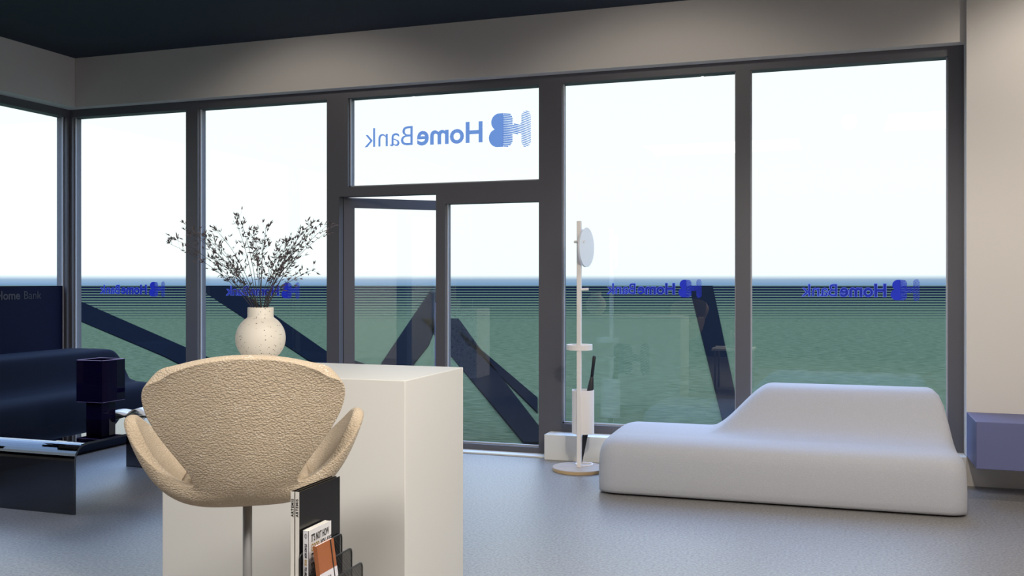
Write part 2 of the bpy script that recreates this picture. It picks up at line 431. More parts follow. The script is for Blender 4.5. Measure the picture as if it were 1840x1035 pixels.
def sign(name, label, group, cx, z0, width, y, mats, face=1, size_ratio=1.0, outline=None, parts=('logo_mark', 'lettering')):
    """mark + Home + Bank in the plane y=const, read from +y side (face=1)"""
    W = 5.45; u = width / W          # unit = mark height
    root = thing(name, label, 'window lettering', (cx, y, z0), R(180) if face == 1 else 0, group)
    def add(nm, bm, m, off=0, par=root):
        bm.transform(Matrix.Translation((0, off, 0))); return obj(nm, bm, m, par)
    lg = logo_bm(u)
    lg.transform(Matrix.Translation((-width / 2, 0, 0)))
    add('logo_mark', lg, mats[0])
    hsz = u * .95
    jobs = []
    b1, a0, a1 = text_bm('Home', hsz, .022 * hsz)
    b2, c0, c1 = text_bm('Bank', hsz, -.006 * hsz)
    rx = Matrix.Rotation(R(90), 4, 'X')
    x = -width / 2 + 1.52 * u
    avail = width / 2 - x; tot = (a1 - a0) + (c1 - c0) + .16 * u; k = avail / tot
    K = Matrix.Diagonal((k, k, 1, 1))
    zb = .5 * u - .36 * hsz * k
    b1.transform(Matrix.Translation((x - a0 * k, 0, zb)) @ rx @ K); b2.transform(Matrix.Translation((x + (a1 - a0 + .16 * u - c0) * k, 0, zb)) @ rx @ K)
    add('lettering', b1, mats[0]); add('lettering', b2, mats[0])
    if outline:
        for t, bo, xx in (('Home', .022 * hsz + .0035, None), ('Bank', .0035, None)):
            bb, q0, q1 = text_bm(t, hsz, bo, ext=.0003)
            px = (x - a0 * k) if t == 'Home' else (x + (a1 - a0 + .16 * u - c0) * k)
            bb.transform(Matrix.Translation((px, 0, zb)) @ rx @ K)
            add('letter_outline', bb, outline, -.0012 if face == 1 else .0012)
    return root
sign('window_sign', 'large blue backwards bank name on the transom over the door', None, -3.095, 2.500, 1.505, 7.345, [M['decal_big']])
for cx, z0, w, lab in ((-6.30, 1.255, .745, 'small blue backwards bank name on the corner window'),
                       (-4.87, 1.245, .760, 'small blue backwards bank name behind the vase branches'),
                       (-1.34, 1.275, .735, 'small blue backwards bank name right of the coat stand'),
                       (.165, 1.262, .800, 'small blue backwards bank name above the white sofa')):
    sign('window_sign', lab, 'small bank names on the windows', cx, z0, w, 7.345, [M['decal']], outline=M['decal_line'])
# faint lettering on the navy side panel, reads normally from inside
root = thing('window_sign', 'faint grey bank name on the navy side window panel', 'window lettering', (-7.040, 6.385, 1.235), R(90), 'small bank names on the windows')
b1, a0, a1 = text_bm('Home', .105, .003); b2, c0, c1 = text_bm('Bank', .105, 0)
rx = Matrix.Rotation(R(90), 4, 'X')
b1.transform(Matrix.Translation((.36 - (a1 - a0) , 0, 0)) @ rx); b2.transform(Matrix.Translation((.40, 0, 0)) @ rx)
obj('lettering', b1, M['decal_faint'], root); obj('lettering', b2, M['decal_faint'], root)

# ------------------------------------------------------------------ counter
DX0, DX1, DY0, DY1 = -2.815, -1.637, 3.471, 4.10
t = thing('reception_counter', 'plain white block counter behind the cream chair', 'counter', ((DX0 + DX1) / 2, (DY0 + DY1) / 2, 0))
bm = box(NB(), DX0, DX1, DY0, DY1, 0, 1.0, .003, 2); bm.transform(Matrix.Translation((-(DX0 + DX1) / 2, -(DY0 + DY1) / 2, 0)))
obj('body', bm, M['white'], t)
lg = logo_bm(.34); lg.transform(Matrix.Translation((-.22, 0, 0)) ); lg.transform(Matrix.Translation((0, 0, .35)) @ Matrix.Identity(4))
o = obj('logo_mark', lg, M['logo_blue'], t); o.rotation_euler = (0, 0, R(180)); o.location = (.02, (DY1 - DY0) / 2 + .001, 0)
o['label'] = 'blue logo on the window side'

# ------------------------------------------------------------------ vase + branches
VX, VY = -2.637, 3.961
r0 = .1186; zc = .123
prof = [(0, 0.0), (.055, 0.0), (.066, .004)]
for k in range(1, 22):
    a = -1.03 + k * (1.03 + 1.005) / 21
    prof.append((r0 * math.cos(a), zc + r0 * math.sin(a)))
prof += [(.0615, .229), (.0615, .270), (.0600, .273), (.0555, .273), (.054, .268), (.054, .228), (.07, .2), (.1, .14), (.09, .08), (.05, .03), (0, .03)]
bm = lathe(NB(), prof, 64)
tag(obj('vase', bm, M['vase'], smooth=True, loc=(VX, VY, 1.0)), 'round speckled cream vase with straight neck on white counter', 'vase')
M['stem'] = mat('dried_stem', (.035, .028, .030), .8)
M['leaf'] = mat('dried_leaf', (.085, .068, .075), .8)
BR = [(-1.0, .50, 0), (-.92, .47, 0), (-.80, .52, .1), (-.74, .44, -.1), (-.66, .56, .05), (-.60, .40, .1), (-.48, .60, 0), (-.40, .48, -.1), (-.30, .66, .05),
      (-.20, .70, -.05), (-.14, .60, .1), (-.05, .52, 0), (.0, .64, .1), (.10, .50, -.1), (.18, .42, .1), (.28, .50, 0), (.36, .44, .1), (.45, .52, -.1),
      (.54, .58, 0), (.62, .66, .05), (.70, .70, -.05), (.80, .58, .1), (.90, .60, 0), (.50, .36, -.15), (.30, .34, .1), (-.35, .33, -.1), (-.55, .28, .1), (.62, .30, .1)]
# reach: x from -.43 .. +.33 m along the window direction, z up to .45 m above the neck
ax = Vector((.93, .36, 0)); ay = Vector((-.36, .93, 0))
def leafq(bm, p, d, ln, w):
    d = d.normalized(); s_ = d.orthogonal().normalized(); s_.rotate(Matrix.Rotation(random.uniform(0, 6.28), 3, d))
    n = d.cross(s_) * w * .35
    a = bm.verts.new(p); b = bm.verts.new(p + d * ln * .45 + s_ * w + n * .3); c = bm.verts.new(p + d * ln); e = bm.verts.new(p + d * ln * .45 - s_ * w + n * .3)
    f_ = bm.verts.new(p + d * ln * .45 + n)
    bm.faces.new((a, b, f_)); bm.faces.new((b, c, f_)); bm.faces.new((a, f_, e)); bm.faces.new((f_, c, e))
for i, (bx_, bz_, by_) in enumerate(BR):
    rng = random.Random(100 + i); random.seed(300 + i)
    if bx_ < 0: tx = bx_ * .435
    else: tx = bx_ * .365
    tz = bz_ * .62
    if bx_ < -.7: tz = .26 + .10 * bz_ + (bx_ + 1) * .25
    if bx_ > .66: tz = .38 + (bx_ - .9) * .15 + .05 * rng.random()
    base = Vector((0, 0, .03)) + ax * (bx_ * .02) + ay * by_ * .1
    neck = Vector((0, 0, .27)) + ax * (bx_ * .036) + ay * rng.uniform(-.028, .028)
    tip = Vector((0, 0, .27 + tz)) + ax * tx + ay * by_ * 1.3
    out = (tip - neck)
    ctrl = neck + Vector((0, 0, tz * .62)) + out.xyz * .0 + ax * tx * .30
    pts = [base, neck]
    N = 14
    for k in range(1, N + 1):
        s_ = k / N; pts.append(neck * (1 - s_) ** 2 + ctrl * 2 * s_ * (1 - s_) + tip * s_ * s_)
    root = thing('dried_branch', 'thin dark dried branch with tiny pointed leaves standing in the speckled vase', 'dried branch', (VX, VY, 1.0), 0, 'dried branches in the speckled vase')
    bm = NB(); tube(bm, pts, [.0018] * 2 + [.0017 - .0010 * k / N for k in range(1, N + 1)], 5)
    obj('stem', bm, M['stem'], root)
    bm = NB()
    sprig = NB()
    for k in range(5, N + 1):
        for rep in range(2):
            j = rng.random(); p = pts[k + 1] if k + 1 < len(pts) else pts[-1]
            p = p.lerp(pts[min(k + 2, len(pts) - 1)], j)
            tdir = (pts[min(k + 2, len(pts) - 1)] - pts[k]).normalized()
            side = (ax * rng.uniform(-1, 1) + ay * rng.uniform(-1, 1) + Vector((0, 0, rng.uniform(-.5, .8)))).normalized()
            tw = p + (tdir * .6 + side * .8) * rng.uniform(.012, .045)
            tube(sprig, [p, tw], .0004, 3)
            for q in range(3):
                dd = tdir * .6 + side * rng.uniform(.2, .9) + Vector((rng.uniform(-.5, .5), rng.uniform(-.5, .5), rng.uniform(-.4, .4)))
                leafq(bm, tw, dd, rng.uniform(.018, .032), rng.uniform(.0024, .0042))
    for q in range(4): leafq(bm, pts[-1], (pts[-1] - pts[-2]).normalized() + Vector((rng.uniform(-.4, .4), rng.uniform(-.4, .4), rng.uniform(-.4, .4))), .024, .003)
    tag(obj('leaf_spray', bm, M['leaf'], root), kind='stuff'); tag(obj('twig', sprig, M['stem'], root), kind='stuff')

# ------------------------------------------------------------------ cream swivel chair
CH = thing('swivel_chair', 'cream boucle swivel chair with curved arms, its back to the viewer', 'chair', (-1.876, 2.741, 0), R(33))
NC = 32
rows = []   # yc, zc, W, DY, DZ, q, mode
for r_ in [(.315, .772, .13, -.01, .0, 2), (.305, .770, .20, -.02, .012, 2.5), (.27, .760, .25, -.01, .04, 3), (.22, .745, .29, 0, .09, 4), (.16, .715, .325, 0, .17, 4.2),
           (.10, .697, .358, 0, .235, 4.4), (.05, .688, .370, 0, .272, 4.4), (0, .681, .376, 0, .288, 4.4), (-.04, .678, .374, 0, .285, 4.4), (-.075, .680, .360, .01, .255, 4.2),
           (-.105, .686, .332, .02, .195, 4), (-.13, .696, .288, .035, .12, 4), (-.15, .708, .222, .045, .055, 3.5), (-.168, .728, .170, .045, .016, 3)]: rows.append(r_)
for zz, w, dp in ((.755, .150, 0), (.782, .156, 0), (.81, .174, 0), (.85, .203, 0), (.89, .234, 0), (.935, .267, 0), (.983, .293, 0), (1.015, .302, 0), (1.045, .307, .002), (1.080, .305, .012), (1.106, .298, .022), (1.130, .286, .034), (1.151, .268, .044), (1.164, .247, .048), (1.172, .222, .042)):
    k = (zz - .755) / .416
    rows.append((-.185 - .115 * k ** .8, zz, w, .75 * w * w + .025 * (1 - k), -dp, 2.2))
bm = NB(); grid = []
for (yc, z_, W, DY, DZ, q) in rows:
    row = []
    for j in range(NC + 1):
        s_ = -1 + 2 * j / NC
        a = abs(s_); xr = 1 - (1 - a) ** 1.25; sg = 1 if s_ >= 0 else -1
        zz = z_ + DZ * xr ** q
        row.append(bm.verts.new((sg * W * xr, yc + DY * xr ** 2, zz)))
    grid.append(row)
for a, b in zip(grid, grid[1:]):
    for j in range(NC): bm.faces.new((a[j], a[j + 1], b[j + 1], b[j]))
sh = obj('shell', bm, M['boucle'], CH, True)
sm = sh.modifiers.new('smooth', 'SMOOTH'); sm.iterations = 1; sm.factor = .5
so = sh.modifiers.new('solid', 'SOLIDIFY'); so.thickness = .042; so.offset = 0; so.use_even_offset = False
subsurf(sh, 2)
bm = box(NB(), -.2, .2, -.12, .26, .722, .765, .02, 3)
st = obj('seat_cushion', bm, M['boucle'], CH, True)
bm = NB(); tube(bm, [(0, 0, .05), (0, 0, .69)], .0155, 20)
lathe(bm, [(0, .662), (.05, .662), (.05, .675), (0, .69)], 24)
obj('stem', bm, M['steel'], CH, True)
for k in range(4):
    bm = NB(); a = R(45 + 90 * k)
    tube(bm, [(0, 0, .055), (.12 * math.cos(a), .12 * math.sin(a), .045), (.32 * math.cos(a), .32 * math.sin(a), .012)], [.022, .018, .011], 10)
    obj('leg', bm, M['steel'], CH, True)

# ------------------------------------------------------------------ sofas
def sofa_mesh(L, zs, zb, depth, yfront, back_rng, ramp, hi_left=False, n=64, rF=.10, wseat=.42, lean=.24):
    """x along length 0..L; front at y=0, wall side at y=depth; high back for x in back_rng with soft ramps"""
    bm = NB(); secs = []
    def sm_(t): t = max(0, min(1, t)); return t * t * (3 - 2 * t)
    xs = [0, .008, .03, .07, .12] + [.12 + (L - .24) * k / n for k in range(1, n)] + [L - .12, L - .07, L - .03, L - .008, L]
    for x in xs:
        e = min(x, L - x)
        ins = 0 if e >= .12 else (.12 - math.sqrt(max(0, .12 ** 2 - (.12 - e) ** 2)))     # rounded ends in plan and in height
        t0, t1 = back_rng
        u_ = (x - t0) / ramp[0]; up = max(0, min(1, u_))
        up = sm_(up) * .55 + .45 * up if 0 < u_ < 1 else up
        v_ = (t1 - x) / ramp[1]; dn = max(0, 1 - (1 - max(0, min(1, v_))) ** 3.2) ** (1 / 3.2)
        h = min(up, dn)
        zS = zs - ins * .75; zB = zS + (zb - zs) * h
        y0 = ins * .8; y1 = depth - ins * .8
        ys = wseat; lt = lean * (.25 + .75 * h) if h > 0 else lean * .25
        yb0 = ys; yb1 = min(ys + lt + .02, y1 - .12)
        rr = .06
        pr = [(y0 + .05, .0), (y0 + .012, .012), (y0, .05), (y0 + .003, zS * .55), (y0 + .012, zS - rF * .8), (y0 + .045, zS - rF * .32), (y0 + .11, zS - .008), (y0 + .19, zS), (yb0 - .10, zS - .002), (yb0, zS + .03 * h),
              (yb0 + (yb1 - yb0) * .22, zS + (zB - zS) * .18), (yb0 + (yb1 - yb0) * .55, zS + (zB - zS) * .52), (yb0 + (yb1 - yb0) * .86, zS + (zB - zS) * .88), (yb1 + .015, zS + (zB - zS) * .975), (yb1 + .06, zB), (y1 - rr, zB - .001), (y1 - .015, zB - .02), (y1, zB - .07),
              (y1, zS * .5), (y1, .05), (y1 - .012, .012), (y1 - .05, 0)]
        secs.append([bm.verts.new((x, y, z)) for y, z in pr])
    m = len(secs[0])
    for a, b in zip(secs, secs[1:]):
        for j in range(m): bm.faces.new((a[j], b[j], b[(j + 1) % m], a[(j + 1) % m]))
    bm.faces.new(secs[0]); bm.faces.new(secs[-1][::-1])
    return bm
bm = sofa_mesh(2.24, .372, .688, .93, 0, (.69, 2.205), (.38, .12), rF=.10, wseat=.36, lean=.22)
so_ = thing('sofa', 'white speckled moulded sofa with a high back at its right end', 'sofa', (-1.492, 6.07, 0), R(1.6))
w = obj('body', bm, M['sofa'], so_, True); subsurf(w, 1)
# navy sofa along the side windows, facing +x
NX = thing('sofa', 'navy moulded sofa along the side windows behind the smoked table', 'sofa', (-5.72, 7.115, 0), R(-90))
# local x runs from the far end (0) toward the camera, local y -> world +x ... mirrored below
bm = sofa_mesh(3.2, .50, .785, 1.10, 0, (-.02, 2.3), (.06, .5), rF=.12, wseat=.36, lean=.13)
bm.transform(Matrix.Diagonal((1, -1, 1, 1)))
w = obj('body', bm, M['navysofa'], NX, True); subsurf(w, 1)

# ------------------------------------------------------------------ smoked table
TX0, TX1, TY0, TY1, TZ = -5.07, -4.31, 4.53, 5.86, .42
t = thing('coffee_table', 'low smoked acrylic waterfall table in front of the navy sofa', 'table', (0, 0, 0))
def strip(pts, th_, x0, x1):
    bm = NB(); pv = []
    for i, (y, z) in enumerate(pts):
        a = Vector(pts[max(i - 1, 0)]); b = Vector(pts[min(i + 1, len(pts) - 1)]); d_ = (b - a).normalized(); n_ = Vector((-d_.y, d_.x))
        o_ = Vector((y, z)); i_ = o_ - n_ * th_
        pv.append([bm.verts.new((x, *p)) for x in (x0, x1) for p in (o_, i_)])
    for a, b in zip(pv, pv[1:]):
        for q in ((0, 1), (1, 3), (3, 2), (2, 0)): bm.faces.new((a[q[0]], a[q[1]], b[q[1]], b[q[0]]))
    bm.faces.new((pv[0][0], pv[0][1], pv[0][3], pv[0][2])); bm.faces.new((pv[-1][0], pv[-1][1], pv[-1][3], pv[-1][2]))
    return bm
rr = .10
arc0 = [(TY0 + rr - rr * math.cos(a), TZ - rr + rr * math.sin(a)) for a in [R(9 * k) for k in range(11)]]
arc1 = [(TY1 - rr + rr * math.sin(a), TZ - rr + rr * math.cos(a)) for a in [R(9 * k) for k in range(11)]]
obj('tabletop', strip(arc0 + arc1, .014, TX0, TX1), M['smoke'], t)
obj('leg', strip([(TY0, 0), (TY0, TZ - rr)], .014, TX0, TX1), M['smoke'], t)
obj('leg', strip([(TY1, TZ - rr), (TY1, 0)], .014, TX0, TX1), M['smoke'], t)

# ------------------------------------------------------------------ violet lamp
def lamp(loc, label):
    t = thing('table_lamp', label, 'lamp', loc)
    b = .0675; s_ = .1125; z1 = .128; z2 = .420; k = .005
    bm = NB()
    for (x0, x1, y0, y1) in ((-b, b, -b, -b + k), (-b, b, b - k, b), (-b, -b + k, -b + k, b - k), (b - k, b, -b + k, b - k)): box(bm, x0, x1, y0, y1, 0, z1)
    obj('base', bm, M['violet'], t)
    bm = NB()
    for (x0, x1, y0, y1) in ((-s_, s_, -s_, -s_ + k), (-s_, s_, s_ - k, s_), (-s_, -s_ + k, -s_ + k, s_ - k), (s_ - k, s_, -s_ + k, s_ - k)): box(bm, x0, x1, y0, y1, z1, z2)
    obj('shade', bm, M['violet'], t)
    for z in (z1 - .001, z2):       # bright cut edges of the shade
        bm = NB()
        for (x0, x1, y0, y1) in ((-s_, s_, -s_, -s_ + k), (-s_, s_, s_ - k, s_), (-s_, -s_ + k, -s_, s_), (s_ - k, s_, -s_, s_)): box(bm, x0, x1, y0, y1, z, z + .0025)
        obj('shade_edge', bm, M['edge'], t)
    bm = NB(); box(bm, -s_ + k, -.02, -.035, .035, z1 + .09, z1 + .094); box(bm, .02, s_ - k, -.035, .035, z1 + .09, z1 + .094)
    obj('shelf_fin', bm, M['violetsolid'], t)
    bm = NB(); bmesh.ops.create_uvsphere(bm, u_segments=32, v_segments=20, radius=.058); bm.transform(Matrix.Translation((0, 0, .295)))
    tube(bm, [(0, 0, .0), (0, 0, .245)], .016, 12)
    obj('bulb', bm, M['bulb'], t, True)
    return t
M['edge'] = mat('lilac_cut_edge', (.45, .38, .75), .3)
lamp((-4.965, 5.47, .4205), 'cube shaped violet acrylic lamp on the smoked table')

# glossy magazine, folded open with a curled page
t = thing('magazine', 'open glossy magazine with a curled page behind the violet lamp', 'magazine', (-4.90, 5.70, .4205), R(14))
def sheet(f, x0, x1, w, n=24, th_=.0015):
    bm = NB(); up = []
    for k in range(n + 1):
        x = x0 + (x1 - x0) * k / n; z = f(k / n)
        up.append([bm.verts.new((x, y, zz)) for y in (-w / 2, w / 2) for zz in (z, z + th_)])
    for a, b in zip(up, up[1:]):
        for q in ((0, 2), (2, 3), (3, 1), (1, 0)): bm.faces.new((a[q[0]], a[q[1]], b[q[1]], b[q[0]]))
    bm.faces.new(up[0]); bm.faces.new(up[-1]); return bm
obj('cover', sheet(lambda s_: .001, -.22, .22, .20), M['inkgrey'], t)
obj('page', sheet(lambda s_: .004 + .045 * math.sin(math.pi * min(1, s_ * 1.15)) ** 1.3 if s_ < .87 else .004, .0, .17, .20), M['paper'], t, True)
obj('page', sheet(lambda s_: .004 + .022 * math.sin(math.pi * s_) , .0, -.20, .20), M['paper'], t, True)
obj('page', sheet(lambda s_: .003 + .004 * math.sin(math.pi * s_), .10, .225, .20), M['paper'], t, True)

# ------------------------------------------------------------------ coat stand
SX, SY = -1.80, 6.82
t = thing('coat_stand', 'slim white coat stand with pegs, tray ring and round mirror on wooden base', 'coat stand', (SX, SY, 0))
bm = lathe(NB(), [(0, 0), (.196, 0), (.198, .003), (.198, .022)], 64); obj('base', bm, M['woodedge'], t)
bm = lathe(NB(), [(.198, .022), (.196, .025), (0, .025)], 64); o = obj('base_top', bm, M['wood'], t)
bm = box(NB(), -.016, .016, -.016, .016, .02, 1.845, .003, 1); obj('pole', bm, M['stand'], t)
def hoop(bm, cx, cy, z0, z1, ro, ri):
    return lathe(bm, [(ri, z0), (ro, z0), (ro, z1), (ri, z1), (ri, z0)], 48, cx, cy)
dx, dy = .9465, .3228     # unit along the picture plane
cyl = (.008, .082)
bm = hoop(NB(), 0 + .002, .075, .885, .925, .0975, .088); lathe(bm, [(0, .886), (.088, .886), (.088, .892), (0, .892)], 48, .002, .075)
bm.transform(Matrix.Translation((-.02, -.0, 0))); obj('tray_ring', bm, M['stand'], t, False)
bm = hoop(NB(), cyl[0], cyl[1], .262, .585, .083, .077); obj('umbrella_tube', bm, M['stand'], t, False)
bm = hoop(NB(), cyl[0] + .01, cyl[1], .025, .034, .068, .056); obj('drip_ring', bm, M['stand'], t, False)
bm = NB(); tube(bm, [(-.035 * dx, -.035 * dy, 1.69), (.035 * dx + .015, .035 * dy - .05, 1.69)], .0095, 12); obj('peg', bm, M['stand'], t)
bm = NB(); tube(bm, [(.01, .005, 1.337), (.066, .022, 1.340)], .0095, 12); obj('peg', bm, M['stand'], t)
bm = NB(); bmesh.ops.create_cone(bm, cap_ends=True, segments=64, radius1=.147, radius2=.147, depth=.014)
bm.transform(Matrix.Translation((.045, .03, 1.650)) @ Matrix.Rotation(R(90 + 18.8 - 2), 4, 'Z') @ Matrix.Rotation(R(-24), 4, 'Z') @ Matrix.Rotation(R(90), 4, 'X'))
M['mirror'] = mat('pale_mirror', (.88, .89, .94), .35, metal=.2)
obj('round_mirror', bm, M['mirror'], t)
# furled umbrella standing in the tube
u0 = Vector((SX - .006, SY + .10, .037)); u1 = Vector((SX + .086, SY + .120, .84))
t = thing('umbrella', 'black furled umbrella standing in the coat stand tube', 'umbrella', tuple(u0))
d_ = u1 - u0
bm = NB(); tube(bm, [d_ * .0, d_ * .08, d_ * .3, d_ * .55, d_ * .72, d_ * .80, d_ * .81], [.003, .009, .024, .033, .022, .014, .010], 16)
obj('canopy', bm, M['black'], t, True)
bm = NB(); tube(bm, [d_ * .80, d_ * .99, d_ * 1.0], [.012, .013, .009], 12); obj('handle', bm, M['black'], t, True)

# ------------------------------------------------------------------ lavender bench on the pier
bm = box(NB(), .845, 3.25, 6.68, 7.15, .204, .505, .003, 1)
bm.transform(Matrix.Translation((-2.05, -6.915, 0)))
t = thing('wall_bench', 'lavender blue box bench fixed to the beige pier beside the sofa', 'bench', (2.05, 6.915, 0))
obj('body', bm, M['lavender'], t)

# ------------------------------------------------------------------ side table with sorter and books
QZ = .545
t = thing('side_table', 'small white side table carrying the wire file sorter', 'table', (-1.24, 2.2, 0))
obj('tabletop', box(NB(), -.26, .26, -.24, .24, QZ - .03, QZ, .004), M['white'], t)
for sx_ in (-1, 1):
    for sy_ in (-1, 1): obj('leg', tube(NB(), [(sx_ * .22, sy_ * .20, 0), (sx_ * .22, sy_ * .20, QZ - .03)], .014, 12), M['steel'], t)
Y0, Y1 = 2.110, 2.328
def meshpanel(bm, x, y0, y1, z0, z1, pitch=.0045, r=.0006):
    # crossed diagonal wires clipped to the rectangle
    h_, l_ = z1 - z0, y1 - y0
    for sgn in (1, -1):
        k = -h_
        while k < l_:
            # line y = y0 + k + s, z = z0 + s   (or mirrored)
            s0 = max(0, -k); s1 = min(h_, l_ - k)
            if s1 > s0 + .002:
                a = Vector((x, y0 + k + s0, z0 + s0)); b = Vector((x, y0 + k + s1, z0 + s1))
                if sgn < 0: a.z = z0 + z1 - a.z; b.z = z0 + z1 - b.z
                tube(bm, [a, b], r, 3, False)
            k += pitch
    return bm
ztops = ((-1.290, .705), (-1.2595, .668), (-1.227, .632))
FS = thing('file_sorter', 'black wire mesh file sorter with stepped panels', 'file sorter', (-1.24, 2.2, QZ))
def rel(bm): bm.transform(Matrix.Translation((1.24, -2.2, -QZ))); return bm
for x, zt in ztops:
    rc = .012
    loop = [(x, Y0, QZ + .008), (x, Y0, zt - rc), (x, Y0 + rc * .3, zt - rc * .3), (x, Y0 + rc, zt), (x, Y1 - rc, zt), (x, Y1 - rc * .3, zt - rc * .3), (x, Y1, zt - rc), (x, Y1, QZ + .008)]
    p = obj('divider_frame', rel(tube(NB(), loop, .0022, 8)), M['blackmetal'], FS, True)
    obj('wire_mesh', rel(meshpanel(NB(), x, Y0, Y1, QZ + .008, zt - .001)), M['blackmetal'], p)
bm = NB(); box(bm, -1.292, -1.20, Y0, Y1, QZ + .001, QZ + .004); box(bm, -1.334, -1.292, Y0, Y1, QZ + .001, QZ + .004)
tube(bm, [(-1.20, Y0, QZ + .004), (-1.20, Y1, QZ + .004)], .0022, 8); obj('tray', rel(bm), M['blackmetal'], FS)
# two tall magazines/books
def tall_book(x0, x1, label):
    t = thing('book', label, 'book', ((x0 + x1) / 2, (Y0 + Y1) / 2, QZ + .005), 0, 'tall cream-spined black books')
    h_ = .8625 - QZ - .005; l_ = (Y1 - Y0) / 2; w_ = (x1 - x0) / 2
    y00 = -l_ + .004; y11 = l_ - .004
    bm = NB(); box(bm, -w_, -w_ + .0012, y00 + .0012, y11, 0, h_); box(bm, w_ - .0012, w_, y00 + .0012, y11, 0, h_)
    obj('cover', bm, M['bookblack'], t)
    obj('spine', box(NB(), -w_ + .0004, w_ - .0004, y00, y00 + .0012, 0, h_), M['bookwhite'], t)
    obj('page_block', box(NB(), -w_ + .0012, w_ - .0012, y00 + .0012, y11 - .004, .003, h_ - .003), M['bookblack'], t)
    b, a0, a1 = text_bm('ARTEMIS', .0098, .0003, .0002, 1.25)
    b.transform(Matrix.Translation((.0034, y00 - .0004, h_ - .018 - (a1 - a0))) @ Matrix.Rotation(R(90), 4, 'X') @ Matrix.Rotation(R(90), 4, 'Z'))
    obj('spine_title', b, M['ink'], t)
tall_book(-1.3185, -1.3072, 'tall black book with cream spine, left of the two')
tall_book(-1.3052, -1.2935, 'tall black book with cream spine, right of the two beside the paperback')
# white paperback
WX0, WX1 = -1.2875, -1.2705; wy0, wy1 = 2.122, 2.236; wz0, wz1 = QZ + .0045, .7635
t = thing('book', 'white paperback with tall black and ochre capitals in the sorter', 'book', ((WX0 + WX1) / 2, (wy0 + wy1) / 2, wz0))
hw, hl, hh = (WX1 - WX0) / 2, (wy1 - wy0) / 2, wz1 - wz0
bm = NB(); box(bm, -hw, -hw + .0008, -hl, hl, 0, hh); box(bm, hw - .0008, hw, -hl, hl, 0, hh); box(bm, -hw, hw, -hl, -hl + .0008, 0, hh)
obj('cover', bm, M['cover'], t)
obj('page_block', box(NB(), -hw + .0008, hw - .0008, -hl + .0008, hl - .0005, .0005, hh - .0012), M['pages'], t)
def cover_text(txt, size, zt, m, y=.0, sx=.62, bold=.0006):
    b, a0, a1 = text_bm(txt, size, bold, .0002)
    b.transform(Matrix.Translation((hw + .0003, -hl + .012 + y, zt)) @ Matrix.Rotation(R(90), 4, 'Z') @ Matrix.Rotation(R(90), 4, 'X') @ Matrix.Diagonal((sx, 1, 1, 1)))
    obj('cover_title', b, m, t); return (a1 - a0) * sx
cover_text("IT'S NOT HOW", .026, hh - .031, M['ink'], sx=.50)
w1 = cover_text("GOOD", .026, hh - .055, M['gold'], sx=.50)
cover_text("YOU ARE,", .026, hh - .055, M['ink'], y=w1 + .007, sx=.50)
w1 = cover_text("IT'S HOW", .026, hh - .079, M['ink'], sx=.50)
cover_text("GOOD", .026, hh - .079, M['gold'], y=w1 + .005, sx=.50)
cover_text("YOU WANT TO BE.", .026, hh - .103, M['ink'], sx=.42)
cover_text("The world's best-selling book", .012, hh - .128, M['ink'], sx=.6, bold=0)
cover_text("by PAUL ARDEN.", .012, hh - .142, M['ink'], sx=.6, bold=0)
def spine_text(txt, size, ztop, m):
    b, a0, a1 = text_bm(txt, size, .0004, .0002); 
    b.transform(Matrix.Translation((-.003, -hl - .0003, ztop)) @ Matrix.Rotation(R(90), 4, 'X') @ Matrix.Rotation(R(-90), 4, 'Z') @ Matrix.Diagonal((.62, 1, 1, 1)))
    obj('spine_title', b, m, t); return (a1 - a0) * .62
z_ = hh - .034
for s_, m_ in (("IT'S NOT HOW", 'ink'), ("GOOD", 'gold'), ("YOU ARE, IT'S HOW", 'ink'), ("GOOD", 'gold'), ("YOU WANT", 'ink')): z_ -= spine_text(s_, .0085, z_, M[m_]) + .003
bm = NB(); tube(bm, [(.0035 * math.cos(R(k * 30)), -hl - .0003, hh - .014 + .005 * math.sin(R(k * 30))) for k in range(13)], .0004, 4, False); tube(bm, [(0, -hl - .0003, hh - .021), (0, -hl - .0003, hh - .007)], .0004, 4)
obj('publisher_mark', bm, M['ink'], t)
# rust notebook leaning
t = thing('notebook', 'rust orange notebook with black elastic leaning in front of the paperback', 'notebook', (-1.2215, 2.108, .590), 0)
t.rotation_euler = (0, R(-8), 0)
W_, H_ = .086, .142; T_ = .009
bm = NB(); box(bm, 0, .0012, 0, W_, 0, H_); box(bm, -T_, -T_ + .0012, 0, W_, 0, H_); box(bm, -T_, .0012, -.0005, .0012, 0, H_)
obj('cover', bm, M['rust'], t)
obj('page_block', box(NB(), -T_ + .0012, 0, .0012, W_ - .001, .001, H_ - .001), M['paper'], t)
obj('label_band', box(NB(), .0012, .0017, -.0006, W_ + .0004, .0, .070), M['labelgrey'], t)
obj('elastic_band', box(NB(), .0017, .0028, W_ - .019, W_ - .0155, 0, H_), M['ink'], t)
for txt, sz, yy, zz in (('NOTEBOOK', .0085, .006, .052), ('192 DOTTED PAGES', .0042, .012, .040)):
    b, a0, a1 = text_bm(txt, sz, .0001, .0001)
    b.transform(Matrix.Translation((.0019, yy, zz)) @ Matrix.Rotation(R(90), 4, 'Z') @ Matrix.Rotation(R(90), 4, 'X')); obj('label_print', b, M['ink'], t)

# ------------------------------------------------------------------ things met only in the glass reflections
t = thing('pedestal', 'speckled grey display pedestal standing left behind the viewer', 'pedestal', (-5.15, 1.7, 0))
obj('body', box(NB(), -.27, .27, -.27, .27, 0, 1.0, .004), M['terrazzo'], t)
lamp((-5.15, 1.7, 1.0), 'second violet cube lamp on the speckled pedestal')

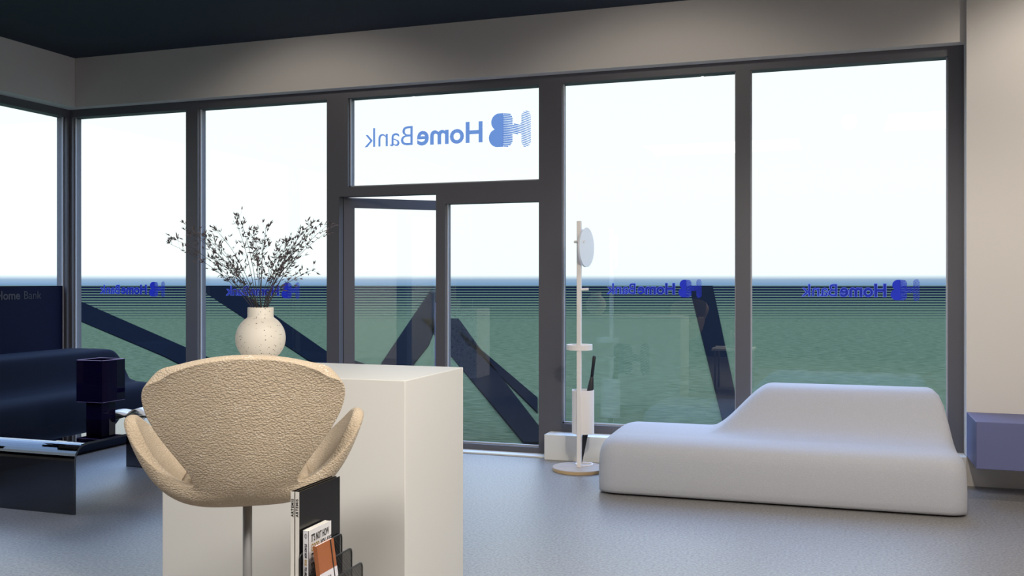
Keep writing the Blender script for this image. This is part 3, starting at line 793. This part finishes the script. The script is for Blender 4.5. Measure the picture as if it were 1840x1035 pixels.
# ------------------------------------------------------------------ lights
W = bpy.data.worlds.new('World'); S.world = W; W.use_nodes = True; nt = W.node_tree
bg = nt.nodes['Background']; tc = nt.nodes.new('ShaderNodeTexCoord'); sp = nt.nodes.new('ShaderNodeSeparateXYZ'); nt.links.new(tc.outputs['Generated'], sp.inputs[0])
mr = nt.nodes.new('ShaderNodeMapRange'); mr.inputs['From Min'].default_value = -.2; mr.inputs['From Max'].default_value = 1.0; nt.links.new(sp.outputs['Z'], mr.inputs[0])
cr = nt.nodes.new('ShaderNodeValToRGB'); nt.links.new(mr.outputs[0], cr.inputs[0])
def zp(z): return (z + .2) / 1.2
e = cr.color_ramp.elements
e[0].position = zp(.0012); e[0].color = (.185, .31, .50, 1)
e[1].position = zp(.0036); e[1].color = (.90, 1.0, 1.0, 1)
for z, c_ in ((.10, (.93, 1.0, 1.0)), (.30, (.88, .96, 1.0)), (.55, (.42, .62, 1.0)), (1.0, (.22, .42, 1.0))):
    x = e.new(zp(z)); x.color = (*c_, 1)
nt.links.new(cr.outputs[0], bg.inputs['Color']); sm = nt.nodes.new('ShaderNodeMapRange'); sm.inputs['From Min'].default_value = .28; sm.inputs['From Max'].default_value = .6
sm.inputs['To Min'].default_value = 1.24; sm.inputs['To Max'].default_value = 7.5; nt.links.new(sp.outputs['Z'], sm.inputs[0]); nt.links.new(sm.outputs[0], bg.inputs['Strength'])

def area(name, loc, sx_, sy_, power, col, rot=(0, 0, 0), spread=180):
    l = bpy.data.lights.new(name, 'AREA'); l.shape = 'RECTANGLE'; l.size = sx_; l.size_y = sy_; l.energy = power; l.color = col; l.spread = R(spread)
    o = bpy.data.objects.new(name, l); o.location = loc; o.rotation_euler = rot; C.objects.link(o); return o
area('unseen_ceiling_light', (-1.6, .2, 3.4), 2.2, 1.2, 150, (1, .96, .91))  # unseen warm fill for the interior, without fixtures
area('unseen_ceiling_light', (1.3, 1.8, 3.4), 1.4, 1.4, 120, (1, .96, .91))
l = bpy.data.lights.new('unseen_ceiling_light', 'SPOT'); l.energy = 260; l.color = (1, .92, .80); l.spot_size = R(164); l.spot_blend = .25; l.shadow_soft_size = .09
o = bpy.data.objects.new('unseen_ceiling_light', l); o.location = (.15, 2.7, 3.3); C.objects.link(o)
for x_, y_ in ((1.9, 5.7), (-1.2, 5.6), (-4.2, 5.6)):  # unseen spots added to brighten the window wall
    l = bpy.data.lights.new('added_wall_fill', 'SPOT'); l.energy = 90 if x_ > 0 else 30; l.color = (1, .92, .82); l.spot_size = R(120); l.spot_blend = .5; l.shadow_soft_size = .08
    o = bpy.data.objects.new('added_wall_fill', l); o.location = (x_, y_, 3.42); o.rotation_euler = (R(38), 0, 0); C.objects.link(o)

# ------------------------------------------------------------------ camera
cam = bpy.data.cameras.new('Camera'); co = bpy.data.objects.new('Camera', cam); C.objects.link(co)
co.location = (0, 0, 1.4); co.rotation_euler = (R(90), 0, R(18.83))
cam.sensor_width = 36; cam.lens = 36 * 1707 / 1840; cam.shift_y = -(517.5 - 505) / 1840
cam.clip_start = .05; cam.clip_end = 2000
S.camera = co
vs_ = S.view_settings; vs_.view_transform = 'Standard'; vs_.look = 'None'; vs_.gamma = 1; vs_.use_curve_mapping = False; vs_.exposure = 0
S.cycles.use_denoising = True; S.cycles.max_bounces = 10; S.cycles.transparent_max_bounces = 24; S.cycles.sample_clamp_indirect = 6
